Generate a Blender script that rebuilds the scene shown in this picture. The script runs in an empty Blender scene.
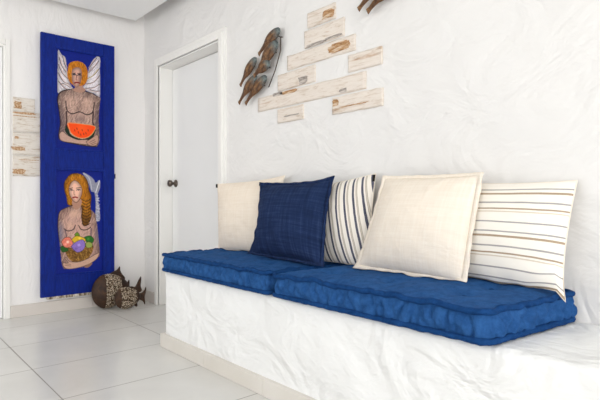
import bpy, bmesh, math, random
import numpy as np
from mathutils import Vector, Matrix, noise
random.seed(7); np.random.seed(7)
scn = bpy.context.scene
C = scn.collection
PI = math.pi

# ------------------------------------------------------------------ helpers
def lin(h):
    v = [int(h[i:i+2], 16)/255 for i in (0, 2, 4)]
    return tuple(c/12.92 if c <= .04045 else ((c+.055)/1.055)**2.4 for c in v)

def obj(name, bm, m, parent=None, smooth=True):
    if isinstance(bm, bmesh.types.BMesh):
        me = bpy.data.meshes.new(name); bm.normal_update(); bm.to_mesh(me); bm.free()
    else:
        me = bm
    if m: me.materials.append(m)
    if smooth:
        for p in me.polygons: p.use_smooth = True
    o = bpy.data.objects.new(name, me); C.objects.link(o)
    if parent: o.parent = parent
    return o

def tag(o, label=None, cat=None, group=None, kind=None):
    if label: o['label'] = label
    if cat: o['category'] = cat
    if group: o['group'] = group
    if kind: o['kind'] = kind
    return o

def empty(name, loc, label, cat, group=None, rot=(0, 0, 0)):
    o = bpy.data.objects.new(name, None); C.objects.link(o)
    o.location = loc; o.rotation_euler = rot; o.empty_display_size = .05
    return tag(o, label, cat, group)

def struct(name, bm, m, parent=None, smooth=False):
    o = obj(name, bm, m, parent, smooth)
    if not parent: o['kind'] = 'structure'
    return o

def box(bm, x0, x1, y0, y1, z0, z1, bev=0.0, seg=2):
    b = bmesh.new()
    bmesh.ops.create_cube(b, size=1)
    for v in b.verts:
        v.co = Vector(((x0+x1)/2+v.co.x*(x1-x0), (y0+y1)/2+v.co.y*(y1-y0), (z0+z1)/2+v.co.z*(z1-z0)))
    if bev: bmesh.ops.bevel(b, geom=b.edges[:], offset=bev, segments=seg, profile=.5, affect='EDGES')
    me = bpy.data.meshes.new('t'); b.to_mesh(me); b.free(); bm.from_mesh(me); bpy.data.meshes.remove(me)
    return bm

def bx(*a, **k): return box(bmesh.new(), *a, **k)

def tube(bm, pts, r, n=8, closed=False, cap=True):
    pts = [Vector(p) for p in pts]; N = len(pts); rings = []
    prev = None
    for i, p in enumerate(pts):
        if closed: t = pts[(i+1) % N]-pts[i-1]
        else: t = pts[min(i+1, N-1)]-pts[max(i-1, 0)]
        t.normalize()
        if prev is None:
            up = Vector((0, 0, 1)) if abs(t.z) < .9 else Vector((1, 0, 0))
            a = t.cross(up).normalized()
        else:
            a = (prev - t*prev.dot(t)).normalized()
        prev = a; b = t.cross(a)
        rr = r[i] if hasattr(r, '__len__') else r
        rings.append([bm.verts.new(p+(a*math.cos(2*PI*k/n)+b*math.sin(2*PI*k/n))*rr) for k in range(n)])
    for i in range(N if closed else N-1):
        A, B = rings[i], rings[(i+1) % N]
        for k in range(n): bm.faces.new((A[k], A[(k+1) % n], B[(k+1) % n], B[k]))
    if cap and not closed:
        bm.faces.new(rings[0][::-1]); bm.faces.new(rings[-1])
    return bm

def lathe(bm, prof, n=24, M=Matrix()):
    rings = []
    for r, h in prof:
        rings.append([bm.verts.new(M @ Vector((r*math.cos(2*PI*k/n), r*math.sin(2*PI*k/n), h))) for k in range(n)])
    for A, B in zip(rings, rings[1:]):
        for k in range(n): bm.faces.new((A[k], A[(k+1) % n], B[(k+1) % n], B[k]))
    bm.faces.new(rings[0][::-1]); bm.faces.new(rings[-1])
    return bm

def lattice(n, f):
    """closed box surface of n=(nx,ny,nz) cells; every lattice point a,b,c in [-1,1] is mapped by f"""
    bm = bmesh.new(); vs = {}
    nx, ny, nz = n
    def V(i, j, k):
        if (i, j, k) not in vs:
            vs[i, j, k] = bm.verts.new(f(2*i/nx-1, 2*j/ny-1, 2*k/nz-1))
        return vs[i, j, k]
    for k in (0, nz):
        for i in range(nx):
            for j in range(ny):
                q = (V(i, j, k), V(i+1, j, k), V(i+1, j+1, k), V(i, j+1, k)); bm.faces.new(q if k else q[::-1])
    for j in (0, ny):
        for i in range(nx):
            for k in range(nz):
                q = (V(i, j, k), V(i+1, j, k), V(i+1, j, k+1), V(i, j, k+1)); bm.faces.new(q[::-1] if j else q)
    for i in (0, nx):
        for j in range(ny):
            for k in range(nz):
                q = (V(i, j, k), V(i, j+1, k), V(i, j+1, k+1), V(i, j, k+1)); bm.faces.new(q if i else q[::-1])
    return bm

def N3(x, y, z): return noise.noise(Vector((x, y, z)))

# ------------------------------------------------------------------ materials
def mat(name, rough=.7, base=(.8, .8, .8), spec=.5, metal=0.0, sheen=0.0):
    m = bpy.data.materials.new(name); m.use_nodes = True
    b = m.node_tree.nodes['Principled BSDF']
    b.inputs['Base Color'].default_value = (*base, 1)
    b.inputs['Roughness'].default_value = rough
    b.inputs['Specular IOR Level'].default_value = spec
    b.inputs['Metallic'].default_value = metal
    if sheen:
        b.inputs['Sheen Weight'].default_value = sheen; b.inputs['Sheen Roughness'].default_value = .5
    return m, m.node_tree.nodes, m.node_tree.links, b

def node(nt, typ, **k):
    n = nt.new(typ)
    for a, v in k.items():
        if a in n.inputs: n.inputs[a].default_value = v
        else: setattr(n, a, v)
    return n

def coords(N, L, kind='Object', scale=(1, 1, 1), rot=(0, 0, 0)):
    t = N.new('ShaderNodeTexCoord'); mp = N.new('ShaderNodeMapping')
    mp.inputs['Scale'].default_value = scale; mp.inputs['Rotation'].default_value = rot
    L.new(t.outputs[kind], mp.inputs['Vector']); return mp.outputs['Vector']

def ntex(N, L, vec, scale, detail=4, rough=.55, dist=0.0):
    n = N.new('ShaderNodeTexNoise')
    n.inputs['Scale'].default_value = scale; n.inputs['Detail'].default_value = detail
    n.inputs['Roughness'].default_value = rough; n.inputs['Distortion'].default_value = dist
    if vec is not None: L.new(vec, n.inputs['Vector'])
    return n.outputs['Fac']

def ramp(N, L, fac, stops, interp='LINEAR'):
    r = N.new('ShaderNodeValToRGB'); r.color_ramp.interpolation = interp
    e = r.color_ramp.elements
    while len(e) < len(stops): e.new(.5)
    for q, (p, c) in zip(e, stops):
        q.position = p; q.color = (*c, 1) if len(c) == 3 else c
    L.new(fac, r.inputs['Fac']); return r.outputs['Color']

def mix(N, L, fac, a, b, typ='MIX'):
    m = N.new('ShaderNodeMix'); m.data_type = 'RGBA'; m.blend_type = typ
    for s, v in ((0, fac), (6, a), (7, b)):
        if hasattr(v, 'is_output'): L.new(v, m.inputs[s])
        elif isinstance(v, (int, float)): m.inputs[s].default_value = v
        else: m.inputs[s].default_value = (*v, 1)
    return m.outputs[2]

def math_(N, L, op, a, b=0.0):
    m = N.new('ShaderNodeMath'); m.operation = op
    for s, v in ((0, a), (1, b)):
        if hasattr(v, 'is_output'): L.new(v, m.inputs[s])
        else: m.inputs[s].default_value = v
    return m.outputs[0]

def bump(N, L, B, h, strength=.3, dist=.01, prev=None):
    b = N.new('ShaderNodeBump'); b.inputs['Strength'].default_value = strength; b.inputs['Distance'].default_value = dist
    L.new(h, b.inputs['Height'])
    if prev is not None: L.new(prev, b.inputs['Normal'])
    L.new(b.outputs['Normal'], B.inputs['Normal']); return b.outputs['Normal']

def plaster(name, base, big, fine, sx=(1, 1, 1)):
    m, N, L, B = mat(name, .8, lin(base), .25)
    v = coords(N, L, 'Object', sx)
    n1 = ntex(N, L, v, 4.2, 3, .5, 1.4)
    n2 = ntex(N, L, v, 13, 4, .55, 1.0)
    n3 = ntex(N, L, v, 90, 3, .6)
    p = bump(N, L, B, n1, big, .06)
    p = bump(N, L, B, n2, fine, .02, p)
    bump(N, L, B, n3, .12, .004, p)
    return m

M_wall = plaster('white_plaster', 'e9e7e5', .36, .18, (1, .7, 1))
M_wallb = plaster('white_plaster_back', 'f3f0ee', .2, .16, (1.4, 1, .55))
M_bench = plaster('bench_plaster', 'eeeeed', .7, .36, (1, .62, 1))
M_ceil, _, _, _ = mat('ceiling_paint', .7, lin('f7f7f5'), .3)
M_door, N, L, B = mat('door_paint', .45, lin('f1f1f0'), .4)
bump(N, L, B, ntex(N, L, coords(N, L, 'Object', (30, 30, 1.5)), 6, 3), .08, .003)
M_casing, N, L, B = mat('casing_paint', .5, lin('f2f0ec'), .4)

# floor tiles: large pale porcelain slabs with thin grey joints
M_floor, N, L, B = mat('floor_tile', .22, lin('d3cec6'), .5)
v = coords(N, L, 'Object')
sp = N.new('ShaderNodeSeparateXYZ'); L.new(v, sp.inputs[0])
TX, TY, GX, GY = .865, .557, .725, 1.982
def joint(c, off, size, w):
    f = math_(N, L, 'FRACT', math_(N, L, 'DIVIDE', math_(N, L, 'SUBTRACT', c, off-50*size), size))
    f = math_(N, L, 'ABSOLUTE', math_(N, L, 'SUBTRACT', f, .5))
    return math_(N, L, 'GREATER_THAN', f, .5-w/size/2)
j = math_(N, L, 'MAXIMUM', joint(sp.outputs[0], GX, TX, .006), joint(sp.outputs[1], GY, TY, .006))
cl = ramp(N, L, ntex(N, L, v, 2.2, 5, .6, .6), [(.3, lin('d5d3cf')), (.7, lin('dedcd8'))])
L.new(mix(N, L, j, cl, lin('8e8a84')), B.inputs['Base Color'])
L.new(math_(N, L, 'MULTIPLY_ADD', j, .5), B.inputs['Roughness'])
B.inputs['Roughness'].links[0].from_node.inputs[2].default_value = .24
bump(N, L, B, math_(N, L, 'SUBTRACT', 1.0, j), .3, .002)

M_skirt, N, L, B = mat('skirting_tile', .35, lin('d9d3ca'), .5)
L.new(ramp(N, L, ntex(N, L, coords(N, L), 3, 4), [(.3, lin('d6d0c7')), (.7, lin('e2ddd6'))]), B.inputs['Base Color'])
M_skirtb, N, L, B = mat('skirting_tile_back', .4, lin('d8d0c9'), .5)

# whitewashed planks
def plankmat(name, seed, c0, c1, c2, axis_scale):
    m, N, L, B = mat(name, .75, lin(c0), .3)
    tc = N.new('ShaderNodeTexCoord'); oi = N.new('ShaderNodeObjectInfo')
    ad = N.new('ShaderNodeVectorMath'); ad.operation = 'MULTIPLY_ADD'
    cb = N.new('ShaderNodeCombineXYZ')
    for i in range(3): L.new(oi.outputs['Random'], cb.inputs[i])
    L.new(cb.outputs[0], ad.inputs[0]); ad.inputs[1].default_value = (17, 23, 31); L.new(tc.outputs['Object'], ad.inputs[2])
    mp = N.new('ShaderNodeMapping'); mp.inputs['Scale'].default_value = axis_scale; L.new(ad.outputs[0], mp.inputs[0])
    g = ntex(N, L, mp.outputs[0], 9, 6, .65, .8)
    col = ramp(N, L, g, [(.26, lin(c2)), (.38, lin(c1)), (.47, lin(c0)), (.75, lin('ebe2d9'))])
    mp2 = N.new('ShaderNodeMapping'); mp2.inputs['Scale'].default_value = tuple(a*.6 for a in axis_scale); L.new(ad.outputs[0], mp2.inputs[0])
    s = ntex(N, L, mp2.outputs[0], 3.2, 3, .5, .4)
    st = ramp(N, L, s, [(.62, (0, 0, 0)), (.70, (1, 1, 1))])
    g2 = ntex(N, L, mp.outputs[0], 16, 4, .6)
    worn = ramp(N, L, g2, [(.35, lin('8d6a48')), (.5, lin('b98c60')), (.65, lin('d9c6b0'))])
    L.new(mix(N, L, st, col, worn), B.inputs['Base Color'])
    bump(N, L, B, g, .4, .004)
    return m
M_plank = plankmat('whitewashed_wood', 1, 'e4d9ce', 'd6c7b8', 'b9a188', (8, 1.1, 8))
M_plankb = plankmat('whitewashed_wood_back', 2, 'e4dcd2', 'cfbfae', 'a5845f', (1.3, 8, 8))
M_knot, N, L, B = mat('bare_wood', .75, lin('b98a5c'), .3)
L.new(ramp(N, L, ntex(N, L, coords(N, L, 'Object', (8, 1.5, 8)), 12, 5, .6, .6), [(.3, lin('7d5c3e')), (.48, lin('b78a5e')), (.62, lin('d8c3aa'))]), B.inputs['Base Color'])
M_knotg, N, L, B = mat('grey_bare_wood', .75, lin('a09890'), .3)
L.new(ramp(N, L, ntex(N, L, coords(N, L, 'Object', (8, 1.5, 8)), 12, 5, .6, .6), [(.3, lin('7b746e')), (.48, lin('a59b93')), (.62, lin('d3c9c0'))]), B.inputs['Base Color'])
M_crack, _, _, _ = mat('dark_gap', .9, lin('6b6058'), .2)

# blue panel
M_blue, N, L, B = mat('cobalt_paint', .55, lin('0a22a0'), .2)
L.new(ramp(N, L, ntex(N, L, coords(N, L, 'Object', (14, 14, 2.5)), 5, 5, .6, .5), [(.3, lin('021a6c')), (.55, lin('022382')), (.8, lin('0a2e92'))]), B.inputs['Base Color'])
bump(N, L, B, ntex(N, L, coords(N, L, 'Object', (30, 30, 3)), 6, 4), .2, .003)
M_art, N, L, B = mat('oil_painting', .6, (.5, .5, .5), .2)
a = N.new('ShaderNodeVertexColor'); a.layer_name = 'paint'
L.new(a.outputs['Color'], B.inputs['Base Color'])
bump(N, L, B, ntex(N, L, coords(N, L), 160, 3), .15, .002)
M_raw, N, L, B = mat('worn_bare_edge', .8, lin('c5b7a5'), .2)
L.new(ramp(N, L, ntex(N, L, coords(N, L, 'Object', (1, 1, .4)), 34, 4, .7), [(.38, lin('4a3322')), (.5, lin('b5a794')), (.62, lin('e4ddd2'))]), B.inputs['Base Color'])
M_iron, _, _, _ = mat('dark_iron', .5, lin('2b2724'), .4, .6)
M_knob, N, L, B = mat('aged_bronze', .32, lin('6a6058'), .5, .9)

# fabrics
def fabric(name, base, dark, weave=420, rough=.9, sheen=.15, mott=.6, warp=True, bs=.35):
    m, N, L, B = mat(name, rough, lin(base), .08, 0, sheen)
    uv = coords(N, L, 'Object')
    n = ntex(N, L, uv, 30, 5, .7)
    L.new(ramp(N, L, n, [(.3, lin(dark)), (.65, lin(base))]), B.inputs['Base Color'])
    p = bump(N, L, B, ntex(N, L, uv, weave, 2, .6), bs, .002)
    return m, N, L, B, p
M_matt, N, L, B, p = fabric('blue_cotton', '2f5b93', '1e4579', 300, .95, .0)
n2 = ntex(N, L, coords(N, L, 'Object', (1, 1, .35)), 38, 4, .6, .5)
bump(N, L, B, n2, .55, .009, p)
M_roll, N, L, B, p = fabric('blue_cotton_edge', '1c447a', '0f325f', 300, .95, .0)
bump(N, L, B, ntex(N, L, coords(N, L, 'Object'), 45, 4, .6), .6, .01, p)

def crosshatch(name, base, dark, light, f=70):
    m, N, L, B = mat(name, .9, lin(base), .08, 0, .0)
    def th(sc):
        return ntex(N, L, coords(N, L, 'UV', sc), 1, 3, .75)
    a = math_(N, L, 'ADD', math_(N, L, 'MULTIPLY', th((f, 3, 1)), .5), math_(N, L, 'MULTIPLY', th((3, f, 1)), .5))
    L.new(ramp(N, L, a, [(.36, lin(dark)), (.5, lin(base)), (.63, lin(light))]), B.inputs['Base Color'])
    p = bump(N, L, B, a, .35, .004)
    bump(N, L, B, ntex(N, L, coords(N, L, 'Object'), 9, 3, .5, .5), .25, .03, p)
    return m
M_navy = crosshatch('navy_slub_linen', '1f2e50', '172340', '2d3d60', 55)
M_cream = crosshatch('cream_linen', 'ecdfcf', 'e8dac8', 'f0e5d7', 80)
M_cream2 = crosshatch('pale_cream_linen', 'efe4d6', 'ebdfcf', 'f3eadd', 80)
M_tag, _, _, _ = mat('dark_woven_tag', .8, lin('25221f'), .2)
M_tagn, _, _, _ = mat('navy_woven_tag', .8, lin('1a2138'), .2)

def stripes(name, axis, period, bands, base, warp=.006, skew=0.0, wob=6):
    m, N, L, B = mat(name, .9, lin(base), .15, 0, .1)
    v = coords(N, L, 'UV')
    s = N.new('ShaderNodeSeparateXYZ'); L.new(v, s.inputs[0])
    x = s.outputs[axis]; y = s.outputs[1-axis]
    w = math_(N, L, 'MULTIPLY', math_(N, L, 'SUBTRACT', ntex(N, L, v, wob, 2), .5), warp)
    x = math_(N, L, 'ADD', x, w)
    if skew: x = math_(N, L, 'ADD', x, math_(N, L, 'MULTIPLY', y, skew))
    f = math_(N, L, 'FRACT', math_(N, L, 'DIVIDE', x, period))
    col = ramp(N, L, f, bands, 'CONSTANT')
    fine = ntex(N, L, coords(N, L, 'UV', (260, 40, 1) if axis == 1 else (40, 260, 1)), 1, 2)
    L.new(mix(N, L, math_(N, L, 'MULTIPLY', fine, .16), col, lin(base)), B.inputs['Base Color'])
    p = bump(N, L, B, fine, .25, .002)
    bump(N, L, B, ntex(N, L, coords(N, L, 'Object'), 9, 3, .5, .5), .25, .03, p)
    return m
c0 = lin('f0e9df')
M_strn = stripes('navy_striped_cotton', 0, .057, [(0, lin('22284a')), (.23, c0), (.40, lin('a89b8a')), (.46, lin('d9cfbf')), (.52, lin('a2968a')), (.58, c0), (.80, c0)], 'f0e9df', .006, .27)
c1 = lin('f5efe5')
_br, _gr, _da = lin('a58d70'), lin('a09a98'), lin('d6c8b5')
M_strt = stripes('taupe_striped_cotton', 1, .182, [
    (0, _br), (.045, c1), (.112, _gr), (.143, c1), (.33, _gr), (.363, c1), (.57, _da), (.595, c1), (.635, _br), (.67, c1), (.785, _gr), (.818, c1)], 'f5efe5', .004)

# ------------------------------------------------------------------ room
WX, WY = 2.035, 4.557          # right wall plane, back wall plane
CZ = 2.58                      # underside of the lowered ceiling slab
XL, YF, ZT = -2.6, -3.9, 2.80
struct('floor', bx(XL-.2, WX+.3, YF-.2, WY+.3, -.1, 0), M_floor)
bm = bx(XL-.2, WX+.3, YF-.2, WY+.3, ZT, ZT+.1)
box(bm, XL+.02, 1.885, YF+.02, 4.405, CZ, CZ+.12, .004)
struct('ceiling', bm, M_ceil)

def wallgrid(axis, at, thick, u0, u1, z0, z1, hole, step=.035, amp=.006, seed=0.0, cove=None):
    """wall slab with a rectangular opening; the room face is gently uneven like hand plaster"""
    bm = bmesh.new()
    us = sorted(set([round(u0+i*(u1-u0)/max(1, round((u1-u0)/step)), 4) for i in range(round((u1-u0)/step)+1)] + (list(hole[:2]) if hole else [])))
    zs = sorted(set([round(z0+i*(z1-z0)/max(1, round((z1-z0)/step)), 4) for i in range(round((z1-z0)/step)+1)] + (list(hole[2:]) if hole else [])))
    def P(u, z, back):
        if back: d = thick
        else:
            d = amp*(N3(u*1.7+seed, z*1.7, 3.1)+.5*N3(u*5+seed, z*5, 9.2))
            if hole:   # flat at the opening, where the casing sits
                e = max(hole[0]-u, u-hole[1], hole[2]-z, z-hole[3])
                d *= min(1, max(0, e)/.12)
            if z < .52: d = max(d, 0.0)
            if z < .12: d = 0.0
        return Vector((at+d, u, z)) if axis == 'x' else Vector((u, at+d, z))
    F = {}; K = {}
    def V(D, i, k, b):
        if (i, k) not in D: D[i, k] = bm.verts.new(P(us[i], zs[k], b))
        return D[i, k]
    for i in range(len(us)-1):
        for k in range(len(zs)-1):
            if hole and us[i] >= hole[0]-1e-5 and us[i+1] <= hole[1]+1e-5 and zs[k] >= hole[2]-1e-5 and zs[k+1] <= hole[3]+1e-5: continue
            for D, b in ((F, 0), (K, 1)):
                q = [V(D, i, k, b), V(D, i+1, k, b), V(D, i+1, k+1, b), V(D, i, k+1, b)]
                bm.faces.new(q[::-1] if b else q)
    be = [e for e in bm.edges if e.is_boundary]
    # close the rims
    inv = {v: ('f', k) for k, v in F.items()}
    for e in be:
        a, b_ = e.verts
        if a in inv and b_ in inv:
            ka, kb = inv[a][1], inv[b_][1]
            if ka in K and kb in K: bm.faces.new((a, b_, K[kb], K[ka]))
    bmesh.ops.recalc_face_normals(bm, faces=bm.faces[:])
    return bm

DY0, DY1, DZ = 3.21, 4.237, 2.157      # side door opening
EX0, EX1 = .00, .872                    # left doorway in the back wall
wr = struct('wall_right', wallgrid('x', WX, .26, YF, WY+.26, 0, ZT, (DY0, DY1, 0, DZ), .03, .007), M_wall, smooth=True)
wb = struct('wall_back', wallgrid('y', WY, .26, XL, WX+.02, 0, ZT, (EX0, EX1, 0, 2.19), .035, .006, 5.0), M_wallb, smooth=True)
for w in (wr, wb):
    w.data.set_sharp_from_angle(angle=math.radians(50))
# the daylight sides of the room (behind and left of the camera)
LW = (1.0, 4.3, .35, 2.42)
FW = (-2.3, .9, .25, 2.42)
struct('wall_left', wallgrid('x', XL, -.2, YF, WY, 0, ZT, LW, .3, .0), M_wall)
struct('wall_front', wallgrid('y', YF, -.2, XL, WX, 0, ZT, FW, .3, .0), M_wall)
bm = bmesh.new()
x = XL-.12
for y0, y1, z0, z1 in ((LW[0], LW[1], LW[2], LW[2]+.06), (LW[0], LW[1], LW[3]-.06, LW[3]), (LW[0], LW[0]+.06, LW[2]+.06, LW[3]-.06), (LW[1]-.06, LW[1], LW[2]+.06, LW[3]-.06), (2.62, 2.68, LW[2]+.06, LW[3]-.06)):
    box(bm, x, x+.06, y0, y1, z0, z1, .004)
struct('window_1', bm, M_casing)
bm = bmesh.new(); y = YF-.12
for x0, x1, z0, z1 in ((FW[0], FW[1], FW[2], FW[2]+.06), (FW[0], FW[1], FW[3]-.06, FW[3]), (FW[0], FW[0]+.06, FW[2]+.06, FW[3]-.06), (FW[1]-.06, FW[1], FW[2]+.06, FW[3]-.06), (-.73, -.67, FW[2]+.06, FW[3]-.06)):
    box(bm, x0, x1, y, y+.06, z0, z1, .004)
struct('window_2', bm, M_casing)

# side door: recessed leaf, casing with stepped moulding, knob, hinge
def casing_x(y0, y1, z1, w):
    bm = bmesh.new()
    for (o, d) in ((0, .016), (.018, .026)):
        ww = w-o*1.6
        box(bm, WX-d, WX+.03, y0-ww, y0, 0, z1+ww, .004)
        box(bm, WX-d, WX+.03, y1, y1+ww, 0, z1+ww, .004)
        box(bm, WX-d, WX+.03, y0+.0005, y1-.0005, z1, z1+ww, .004)
    # jamb lining
    box(bm, WX-.006, WX+.19, y0-.001, y0+.014, 0, z1, .002)
    box(bm, WX-.006, WX+.19, y1-.014, y1+.001, 0, z1, .002)
    box(bm, WX-.006, WX+.19, y0+.014, y1-.014, z1-.014, z1+.001, .002)
    return bm
d1 = struct('door_1', casing_x(DY0, DY1, DZ, .075), M_casing)
LX = 2.153
lf = obj('door_leaf', bx(LX, LX+.04, DY0+.017, DY1-.020, .008, DZ-.020, .002), M_door, d1, False)
kn = bmesh.new()
Mx = Matrix.Translation((LX-.001, 4.148, 1.10)) @ Matrix.Rotation(-PI/2, 4, 'Y')
lathe(kn, [(.034, 0), (.034, .004), (.03, .010), (.016, .014), (.0125, .02), (.0125, .034), (.02, .04), (.029, .05), (.031, .062), (.027, .073), (.015, .079), (.004, .081)], 28, Mx)
obj('door_knob', kn, M_knob, lf)

# left doorway in the back wall
bm = bmesh.new()
for (w, d) in ((.034, .014),):
    box(bm, EX1, EX1+w, WY-d, WY+.03, 0, 2.19+w+.01, .004)
    box(bm, EX0-w, EX0, WY-d, WY+.03, 0, 2.19+w+.01, .004)
    box(bm, EX0+.0005, EX1-.0005, WY-d, WY+.03, 2.19, 2.19+w+.01, .004)
box(bm, EX1-.014, EX1+.001, WY-.004, WY+.19, 0, 2.19, .002)
box(bm, EX0-.001, EX0+.014, WY-.004, WY+.19, 0, 2.19, .002)
box(bm, EX0+.014, EX1-.014, WY-.004, WY+.19, 2.176, 2.191, .002)
d2 = struct('door_2', bm, M_casing)
obj('door_leaf', bx(EX0+.017, EX1-.017, WY+.012, WY+.052, .008, 2.172, .002), M_door, d2, False)

# baseboards
bm = bmesh.new(); x = EX1+.0345
for xe in (1.55, WX-.001):
    box(bm, x, xe-.0015, WY-.014, WY+.004, 0, .098, .002); x = xe+.0015
struct('baseboard_back', bm, M_skirtb)
bm = bx(WX-.013, WX+.004, DY1+.078, WY-.0155, 0, .098, .002)
struct('baseboard_right', bm, M_skirtb)

# ------------------------------------------------------------------ bench
BX, BY1, BY0, BZ = 1.486, 3.02, -1.0, .49
def bf(a, b, c):
    p = Vector(((BX+WX-.0025)/2 + a*(WX-.0025-BX)/2, (BY0+BY1)/2+b*(BY1-BY0)/2, BZ/2+c*BZ/2))
    n = N3(p.y*2.2, p.z*2.6, p.x*2)*.010+N3(p.y*7, p.z*8, 4+p.x*5)*.0055+N3(p.y*16, p.z*20, 1)*.0016
    if c > -.99 and p.z > .09:
        if a < -.999: p.x += n
        if b > .999: p.y -= abs(n)*.7
    # rounded arrises
    r = .022
    dx, dy, dz = p.x-BX, BY1-p.y, BZ-p.z
    if dx < r and dy < r:
        v = Vector((r-dx, r-dy)); 
        if v.length > r: v = v*(r/v.length); p.x = BX+r-v.x; p.y = BY1-r+v.y
    if dx < r and dz < r:
        v = Vector((r-dx, r-dz))
        if v.length > r: v = v*(r/v.length); p.x = BX+r-v.x; p.z = BZ-r+v.y
    return p
bench = empty('bench', (1.76, 1.0, 0), 'long built-in white plaster bench along the wall under the blue mattresses', 'bench')
def local(o, root):    # keep world position of mesh data under a moved root
    o.matrix_parent_inverse = Matrix.Translation(-Vector(root.location)); return o
b_ = obj('body', lattice((28, 200, 26), bf), M_bench, bench); local(b_, bench)
b_.data.set_sharp_from_angle(angle=math.radians(60))
ys = [3.04, 2.497, 1.94, 1.383, .826, .269, -.288, -.845]
for y1, y0 in zip(ys, ys[1:]):
    o = obj('base_tile', bx(BX-.022, BX+.004, y0+.001, y1-.001, 0, .085, .003), M_skirt, bench, False); local(o, bench)
o = obj('base_tile', bx(BX+.006, WX-.03, BY1-.004, BY1+.02, 0, .085, .003), M_skirt, bench, False); local(o, bench)

# ------------------------------------------------------------------ mattresses
MX0, MX1 = 1.470, 2.022
MATT = []
def mattress(y0, y1, seed, label, h=.112, skew=0.0):
    cy, cx = (y0+y1)/2, (MX0+MX1)/2
    hy, hx = (y1-y0)/2, (MX1-MX0)/2
    root = empty('mattress', (cx, cy, BZ), label, 'mattress', 'blue bench mattresses')
    RC = .03
    def sk(b): return skew*max(0, -b)**2
    tufts = [(sx*.36, sy) for sy in (-.62, 0, .62) for sx in (-1, 1)]
    def top(a, b):
        e = (1-a**4)*(1-b**6)
        z = h+.019*e
        for ta, tb in tufts:
            d2 = ((a-ta)*hx)**2+((b-tb)*hy)**2
            z -= .022*math.exp(-d2/.0028)
        z += .007*N3(a*2.2+seed, b*4.5, 1.3)*(.4+e)+.003*N3(a*6+seed, b*14, 7.7)+.006*N3(a*1.5+seed, b*hy*38, 3.7)*max(0, abs(a)-.35)+.006*N3(b*2.5, a*hx*38+seed, 6.1)*max(0, abs(b)-.7)
        return z
    def rim(a, b, c):     # waviness of the rolled edge
        return .009*N3(a*3+seed*2, b*6, c*3)+.006*N3(a*9+seed, b*18, c+5)
    def f(a, b, c):
        rc = RC
        x, y = a*hx, b*hy
        dx, dy = hx-abs(x), hy-abs(y)
        if dx < rc and dy < rc:
            v = Vector((rc-dx, rc-dy))
            if v.length > rc: v *= rc/v.length
            x = math.copysign(hx-rc+v.x, x); y = math.copysign(hy-rc+v.y, y)
        edge = max(abs(a), abs(b)) > .9999
        t = (c+1)/2
        zt = top(a, b)
        zb = .004
        z = zb+(zt-zb)*t
        if abs(c) > .999 and edge: z += rim(a, b, c) if c > 0 else 0
        if edge:
            k = (1-c*c)
            per = (a*hx if abs(b) > .9999 else b*hy)
            pl = .006-.020*max(0, 1-abs(N3(per*20+seed*3, c*.7, 2.2))*3.2)**1.5+N3(per*60+seed, c*1.2, 8.1)*.005
            bul = .013*k+pl*(.25+.75*k)
            if abs(a) > .9999: x += math.copysign(bul, a) if a < 0 else 0
            if abs(b) > .9999: y += math.copysign(bul+pl*.8*k, b)
        return Vector((x, y-sk(b)*a, z))
    obj('cover', lattice((56, 170, 10), f), M_matt, root)
    # rolled edges
    n = 300; rc = RC
    def perim(s):
        Wd, Hd = 2*(hx-rc), 2*(hy-rc); q = PI*rc/2
        Lt = 2*Wd+2*Hd+4*q; d = (s % 1)*Lt
        for (ln, kind, ox, oy, dxv, dyv) in ((Wd, 0, -hx+rc, -hy, 1, 0), (q, 1, hx-rc, -hy+rc, -PI/2, 0), (Hd, 0, hx, -hy+rc, 0, 1), (q, 1, hx-rc, hy-rc, 0, 0),
                                             (Wd, 0, hx-rc, hy, -1, 0), (q, 1, -hx+rc, hy-rc, PI/2, 0), (Hd, 0, -hx, hy-rc, 0, -1), (q, 1, -hx+rc, -hy+rc, PI, 0)):
            if d <= ln:
                if kind == 0: return ox+dxv*d, oy+dyv*d
                an = dxv+d/rc
                return ox+rc*math.cos(an), oy+rc*math.sin(an)
            d -= ln
        return -hx+rc, -hy
    for c, z0, nm in ((1, h-.002, 'edge_roll'), (-1, .0145, 'edge_roll')):
        pts = []; rs = []
        for i in range(n):
            x, y = perim(i/n); a, b = x/hx, y/hy
            out = Vector((x, y)); 
            k = 1.0+.009/max(out.length, .1)
            zz = z0+(rim(max(-1, min(1, a)), max(-1, min(1, b)), c)*1.0 if c > 0 else .0035*abs(N3(a*7+seed, b*15, 3)))
            fx = -.010 if a < -.5 else 0
            pts.append((x+fx+.003*N3(b*20, a*20, c+seed)*(0 if a > .9 else 1), y*k-sk(b)*a+.003*N3(b*9, a*20, c+seed+4), zz))
            rs.append(.0115+.0025*N3(i*.35, seed, c))
        bm = tube(bmesh.new(), pts, rs, 8, True)
        obj(nm, bm, M_roll, root)
    for ta, tb in tufts:
        bm = bmesh.new()
        lathe(bm, [(.002, -.006), (.010, -.004), (.011, 0), (.008, .004), (.002, .006)], 10, Matrix.Translation((ta*hx, tb*hy, top(ta, tb)+.001)))
        obj('tuft', bm, M_roll, root)
    MATT.append((cx, cy, hx, hy, top))
    return root
mattress(1.905, 2.995, 1.0, 'tufted blue cotton mattress with rolled edges on the far end of the bench')
mattress(.762, 1.850, 5.3, 'tufted blue cotton mattress with rolled edges at the near end, under the large cream cushion', skew=.026)

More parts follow.
